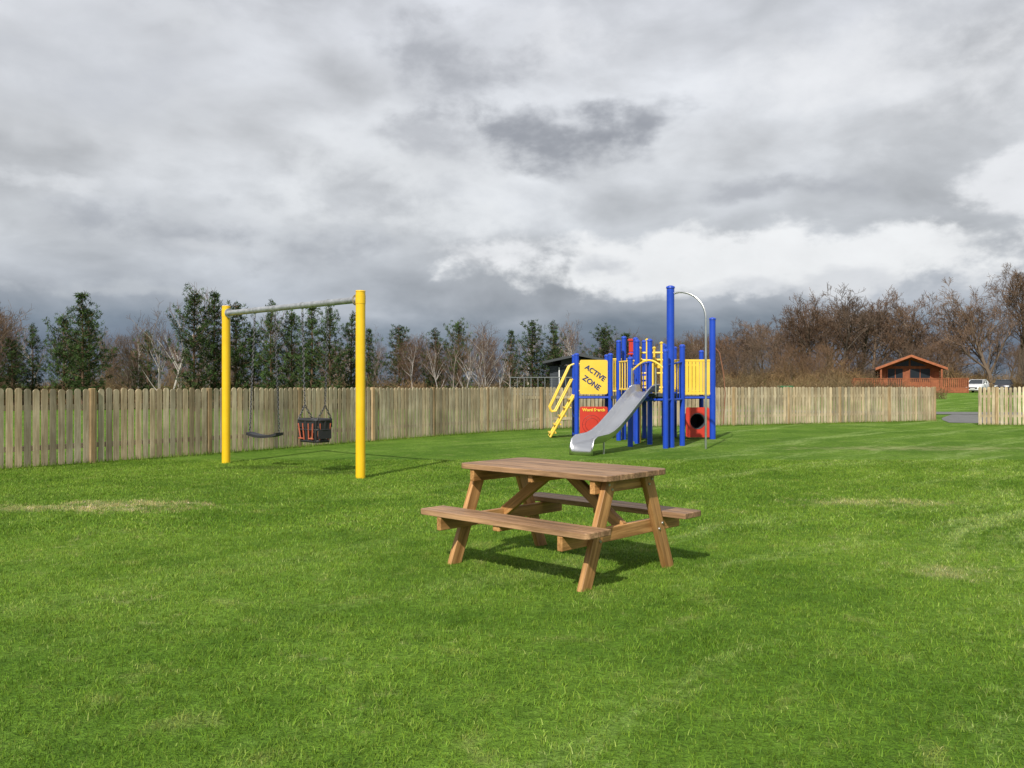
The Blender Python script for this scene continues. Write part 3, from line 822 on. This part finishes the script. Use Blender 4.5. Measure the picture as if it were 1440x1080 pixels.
def pine(seed,H=6.0,spread=1.25):
    R=random.Random(seed); B=MB()
    lx,ly=R.uniform(-.15,.15),R.uniform(-.15,.15)
    def tk(z): u=z/H; return Vector((lx*math.sin(u*3),ly*math.sin(u*2.5),z))
    B.tube([tk(H*i/6) for i in range(7)],[.10,.09,.075,.06,.045,.03,.01],7,mi=1,c=(1,1,1))
    z=H*R.uniform(.08,.16)
    while z<H*.985:
        u=z/H; nb=R.randint(4,6)
        ln=spread*(math.sin(min(1,(1-u)*1.45+.09)*math.pi/2))*R.uniform(.65,1.1)
        if u<.2: ln*=R.uniform(.6,1)
        a0=R.uniform(0,6.28)
        for k in range(nb):
            if R.random()<.15: continue
            a=a0+k*6.283/nb+R.uniform(-.3,.3); l=ln*R.uniform(.45,1.3); up=R.uniform(.1,.5)+.5*u
            p0=tk(z); p1=p0+Vector((math.cos(a)*l*.6,math.sin(a)*l*.6,l*up*.35)); p2=p0+Vector((math.cos(a)*l,math.sin(a)*l,l*up*.9))
            B.tube([p0,p1,p2],[.022,.014,.006],4,mi=1,cap=False)
            ncl=max(2,int(l/.17))
            for j in range(ncl+1):
                f=.22+.83*j/ncl; q=(p0.lerp(p1,f/.6) if f<.6 else p1.lerp(p2,(f-.6)/.4))+Vector((R.gauss(0,.10),R.gauss(0,.10),R.gauss(0,.07)))
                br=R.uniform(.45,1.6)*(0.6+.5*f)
                for i in range(17):
                    dr=Vector((R.gauss(0,1),R.gauss(0,1),R.gauss(.35,.9))).normalized()
                    s=R.uniform(.08,.20); sd=dr.cross(Vector((R.gauss(0,1),R.gauss(0,1),R.gauss(0,1)))).normalized()*.021
                    o=q+Vector((R.gauss(0,.06),R.gauss(0,.06),R.gauss(0,.05)))
                    B.add([o-sd,o+sd,o+dr*s],[(0,1,2)],0,(br*R.uniform(.9,1.2),br,br*.9))
        z+=R.uniform(.19,.34)
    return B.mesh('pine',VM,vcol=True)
def bare(seed,H,spread,trunk_r,nl,twn,bm,up=.6,trunk_f=.25,multi=1,tw=.012,droop=0):
    R=random.Random(seed); B=MB()
    def grow(p,d,l,r,lev):
        n=4 if lev<2 else 2
        pts=[p]; rs=[r]; q=p.copy(); dd=d.copy()
        for i in range(n):
            dd=(dd+Vector((R.gauss(0,.13),R.gauss(0,.13),R.gauss(.05 if lev<nl else -droop,.1)))).normalized()
            q=q+dd*l/n; pts.append(q.copy()); rs.append(max(r*(1-(i+1)/n*.75),tw*.5))
        cc=R.uniform(.7,1.3)
        B.tube(pts,rs,7 if lev==0 else (5 if lev==1 else 3),mi=bm if lev<2 else 3,c=(cc,cc,cc),cap=False)
        if lev>=nl: return
        k=twn[lev]
        for j in range(k):
            f=R.uniform(.22 if lev else trunk_f,1.0); idx=min(int(f*n),n-1); o=pts[idx].lerp(pts[idx+1],f*n-idx)
            base=(pts[idx+1]-pts[idx]).normalized()
            a=R.uniform(0,6.28); pr=base.cross(Vector((math.cos(a),math.sin(a),.3))).normalized()
            ang=R.uniform(.5,1.05)
            nd=(base*math.cos(ang)+pr*math.sin(ang)+Vector((0,0,up*.35))).normalized()
            grow(o,nd,l*R.uniform(.42,.66)*(1.15-.45*f)*(spread if lev==0 else 1),max(rs[idx]*.55,tw*.6),lev+1)
    for m_ in range(multi):
        a=R.uniform(0,6.28); le=.12 if multi==1 else .3
        grow(Vector((R.uniform(-.2,.2)*(multi>1),R.uniform(-.2,.2)*(multi>1),0)),Vector((math.cos(a)*le*R.random(),math.sin(a)*le*R.random(),1)).normalized(),H*R.uniform(.82,.95),trunk_r,0)
    # normalise to the requested height
    zm=sorted(v[2] for v in B.v)[int(len(B.v)*.992)]; k=H/zm
    B.v=[(x*k,y*k,z*k) for x,y,z in B.v]
    return B.mesh('bare',VM,vcol=True)
def thicket(seed,wd,H,n,green=.2):
    R=random.Random(seed); B=MB()
    for i in range(n):
        x=R.uniform(-wd/2,wd/2); y=R.uniform(-1.3,1.3); h=H*R.uniform(.35,1)*(.75+.25*math.sin(x*1.3+seed)); br=R.uniform(.6,1.6)
        tp=Vector((x+R.gauss(0,.35),y+R.gauss(0,.3),h)); md=Vector((x+R.gauss(0,.12),y+R.gauss(0,.1),h*.5))
        B.tube([(x,y,0),md,tp],[.018,.013,.007],3,5,(br,br,br),False)
        for k in range(5):
            f=R.uniform(.25,1); o=Vector((x,y,0)).lerp(md,f*2) if f<.5 else md.lerp(tp,f*2-1)
            e=o+Vector((R.gauss(0,.3),R.gauss(0,.3),R.uniform(.1,.55))); B.tube([o,e],[.010,.005],3,5,(br,br,br),False)
    for i in range(n*8):
        x=R.uniform(-wd/2,wd/2); y=R.gauss(0,.7); hh=H*.75*(.55+.3*math.sin(x*2.1+seed*2)+.2*math.sin(x*5+seed)); z=hh*R.random()**1.3; s=R.uniform(.04,.11); br=R.uniform(.5,1.5)
        a=Vector((R.gauss(0,1),R.gauss(0,1),R.gauss(0,1))).normalized()*s; b2=Vector((R.gauss(0,1),R.gauss(0,1),R.gauss(0,1))).normalized()*s
        o=Vector((x,y,z)); B.add([o,o+a,o+b2],[(0,1,2)],6 if R.random()<green else 5,(br,br,br))
    return B.mesh('thicket',VM,vcol=True)
pines=[pine(s,6.0,sp) for s,sp in((1,1.6),(2,1.35),(3,1.75),(4,1.25))]
birches=[bare(s,6.0,.8,.07,3,[16,6,4],4,up=1.0,trunk_f=.2,tw=.012) for s in(11,12,13)]
smalls=[bare(s,5.0,.95,.06,3,[11,6,5],2,up=.8,trunk_f=.1,multi=3,tw=.012) for s in(21,22,23)]
bigs=[bare(s,14.0,1.05,.32,4,[10,6,5,4],2,up=.6,trunk_f=.2,tw=.042) for s in(31,32,33,34)]
oaks=[bare(s,14.0,1.35,.42,4,[15,8,7,5],2,up=.45,trunk_f=.2,tw=.04) for s in(41,42)]
thk=[thicket(s,6,2.6,240,.25) for s in(51,52,53)]
R=random.Random(77)
def place(name,me,x,y,s,parent=None,sx=None):
    o=mkobj(name,me,parent); o.location=(x,y,zt(x,y)-.03); o.rotation_euler=(0,0,R.uniform(0,6.28)); o.scale=((sx or s),(sx or s),s); return o
_cache={}
def src(me):
    if me.name in _cache: return _cache[me.name]
    nv=len(me.vertices); co_=np.empty(nv*3,'f'); me.vertices.foreach_get('co',co_)
    nl=len(me.loops); li=np.empty(nl,'i'); me.loops.foreach_get('vertex_index',li)
    npz=len(me.polygons); ls=np.empty(npz,'i'); me.polygons.foreach_get('loop_start',ls)
    mi=np.empty(npz,'i'); me.polygons.foreach_get('material_index',mi)
    cl=np.empty(nv*4,'f'); me.color_attributes['Col'].data.foreach_get('color',cl)
    _cache[me.name]=(co_.reshape(-1,3),li,ls,mi,cl.reshape(-1,4)); return _cache[me.name]
class Mass:
    def __init__(s): s.co=[];s.li=[];s.ls=[];s.mi=[];s.cl=[];s.nv=0;s.nl=0
    def add(s,me,x,y,sz,sx=None,rz=None,lo=.72,hi=1.28):
        co_,li,ls,mi,cl=src(me); sx=sx or sz
        a=R.uniform(0,6.28) if rz is None else rz; ca,sa=math.cos(a),math.sin(a)
        p=np.empty_like(co_); p[:,0]=(co_[:,0]*ca-co_[:,1]*sa)*sx+x; p[:,1]=(co_[:,0]*sa+co_[:,1]*ca)*sx+y; p[:,2]=co_[:,2]*sz+zt(x,y)-.03
        c=cl.copy(); tnt=R.uniform(lo,hi); wm=R.uniform(-.08,.10); c[:,0]*=tnt*(1+wm); c[:,1]*=tnt; c[:,2]*=tnt*(1-wm)
        s.co.append(p); s.li.append(li+s.nv); s.ls.append(ls+s.nl); s.mi.append(mi); s.cl.append(c); s.nv+=len(p); s.nl+=len(li)
    def build(s,name):
        me=bpy.data.meshes.new(name); co_=np.concatenate(s.co); li=np.concatenate(s.li).astype('i'); ls=np.concatenate(s.ls).astype('i'); mi=np.concatenate(s.mi); cl=np.concatenate(s.cl)
        me.vertices.add(len(co_)); me.vertices.foreach_set('co',co_.ravel())
        me.loops.add(len(li)); me.loops.foreach_set('vertex_index',li)
        me.polygons.add(len(ls)); me.polygons.foreach_set('loop_start',ls)
        for m in VM: me.materials.append(m)
        me.polygons.foreach_set('material_index',mi)
        a=me.color_attributes.new('Col','FLOAT_COLOR','POINT'); a.data.foreach_set('color',cl.ravel().astype('f'))
        me.update(calc_edges=True); me.validate()
        print(name,len(ls)); return mkobj(name,me)
PN=[(-29.2,50,4.2),(-29.3,52,5.0),(-26.3,50,5.7),(-24.2,48,6.6),(-24.9,50,5.9),(-22.3,52,4.6),(-17.1,46,6.7),(-16.3,47,6.5),(-15.6,48,6.1),(-12.6,45,5.7),(-11.9,46,5.5),(-10.6,45,5.6),(-9.3,44,5.5),(-8.6,46,5.2),(-15.2,50,4.9),
(-10,60,5.3),(-8.3,62,5.7),(-5.5,60,5.2),(-3.8,60,6.0),(0,62,5.3),(1.5,58,5.8),(2.8,60,5.7),(6.5,60,5.6),(8,60,5.0),(13.3,65,4.6),(-33,49,5.5),(-36,47,6),(-40,46,6.2)]
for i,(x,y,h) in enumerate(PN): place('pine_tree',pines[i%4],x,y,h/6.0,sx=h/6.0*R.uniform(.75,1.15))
BT=[(-20.0,50,7.2),(-20.9,51,6.0),(-23.3,53,5.2),(-14.2,51,6.2),(-3.0,55,5.0),(-1.7,54,5.4),(-.6,56,4.8),(-4.9,57,4.8),(-19,53,5.2),(-6.8,58,5.0),(-28,53,5.6),(-2.3,58,5.4),(5,64,6.2),(4,66,6.4)]
for i,(x,y,h) in enumerate(BT): place('birch_tree',birches[i%3],x,y,h/6.0)
SB=[(-30.5,50,6.6),(-31.5,51,6.4),(-33,54,6.5),(-27.7,54,5.0),(-37,50,7)]
for i,(x,y,h) in enumerate(SB): place('bare_tree',smalls[i%3],x,y,h/5.0)
for (x,y,h,k) in ((64.3,114,14.6,0),(69.5,117,16.5,1),(80,115,15.5,0)): place('oak_tree',oaks[k],x,y,h/14.0)
D=Mass()
for i in range(58):
    x=-42+58*(i+R.random())/58; y=R.uniform(56,76); h=R.uniform(3.8,5.4)*y/62
    if -23<x<-17: continue
    k=R.random()
    if k<.35: D.add(R.choice(birches),x,y,h/6.0)
    elif k<.8: D.add(R.choice(smalls),x,y,h/5.0)
    else: D.add(R.choice(pines),x,y,h*.9/6)
for i in range(30):
    x=26+40*(i+R.random())/30; y=R.uniform(120,148); px=x/y
    f=sstep((px-.19)/.20)*(1-sstep((px-.46)/.05)*.5)
    top=7.5+7.6*f
    D.add(R.choice(bigs),x,y,(top*y/130+R.uniform(-2.8,.6))/14,sx=(top*y/130)/14*R.uniform(1.0,1.4),lo=.6,hi=1.4)
for i in range(24):
    x=13+50*(i+R.random())/24; y=R.uniform(98,116)
    if 38<x<62 : y=R.uniform(114,119)
    D.add(R.choice(smalls),x,y,R.uniform(.9,1.5),R.uniform(1.2,1.8))
for i in range(6): D.add(R.choice(bigs),62+R.uniform(0,50),R.uniform(128,160),R.uniform(.5,.65))
D.build('distant_woodland')
U=Mass()
def rr(a=.3): return R.uniform(-a,a)+R.choice([0,math.pi])
for i in range(50):
    x=-46+i*1.3; y=R.uniform(50,56) if x<0 else R.uniform(56,62)
    U.add(R.choice(thk),x,y,R.uniform(.45,.8)*(.7 if -23<x<-17 else 1),1,rr())
for i in range(22):
    x=-46+i*3
    if -24<x<-17: continue
    U.add(R.choice(thk),x,R.uniform(62,75),R.uniform(.8,1.3),1.2,rr())
for i in range(30):
    x=14+i*2.0; y=R.uniform(104,118)
    if 36<x<66: y=R.uniform(113,119)
    U.add(R.choice(thk),x,y,R.uniform(.8,1.7),1.6,rr(),lo=.8,hi=1.5)
for i in range(16):
    U.add(R.choice(thk),16+i*3.6,R.uniform(122,140),R.uniform(1.4,2.2),2,rr())
for i in range(12):
    U.add(R.choice(thk),13+i*2.0,R.uniform(66,90),R.uniform(.6,1.1),1,rr())
U.build('undergrowth')

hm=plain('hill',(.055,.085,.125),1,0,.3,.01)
B=MB(); n=160; vs=[]
Rh=random.Random(3)
for i in range(n+1):
    x=-1500+3000*i/n; hz=40+13*math.sin(x*.004+1)+7*math.sin(x*.011)+Rh.uniform(-1,1)
    vs+=[(x,1150,0),(x,1450,max(hz,3)),(x,1900,max(hz,3)*1.1)]
B.add(vs,[(3*i+j,3*i+3+j,3*i+4+j,3*i+1+j) for i in range(n) for j in(0,1)])
B.obj('hills',hm,smooth=True)
print('done',len(bpy.data.objects))
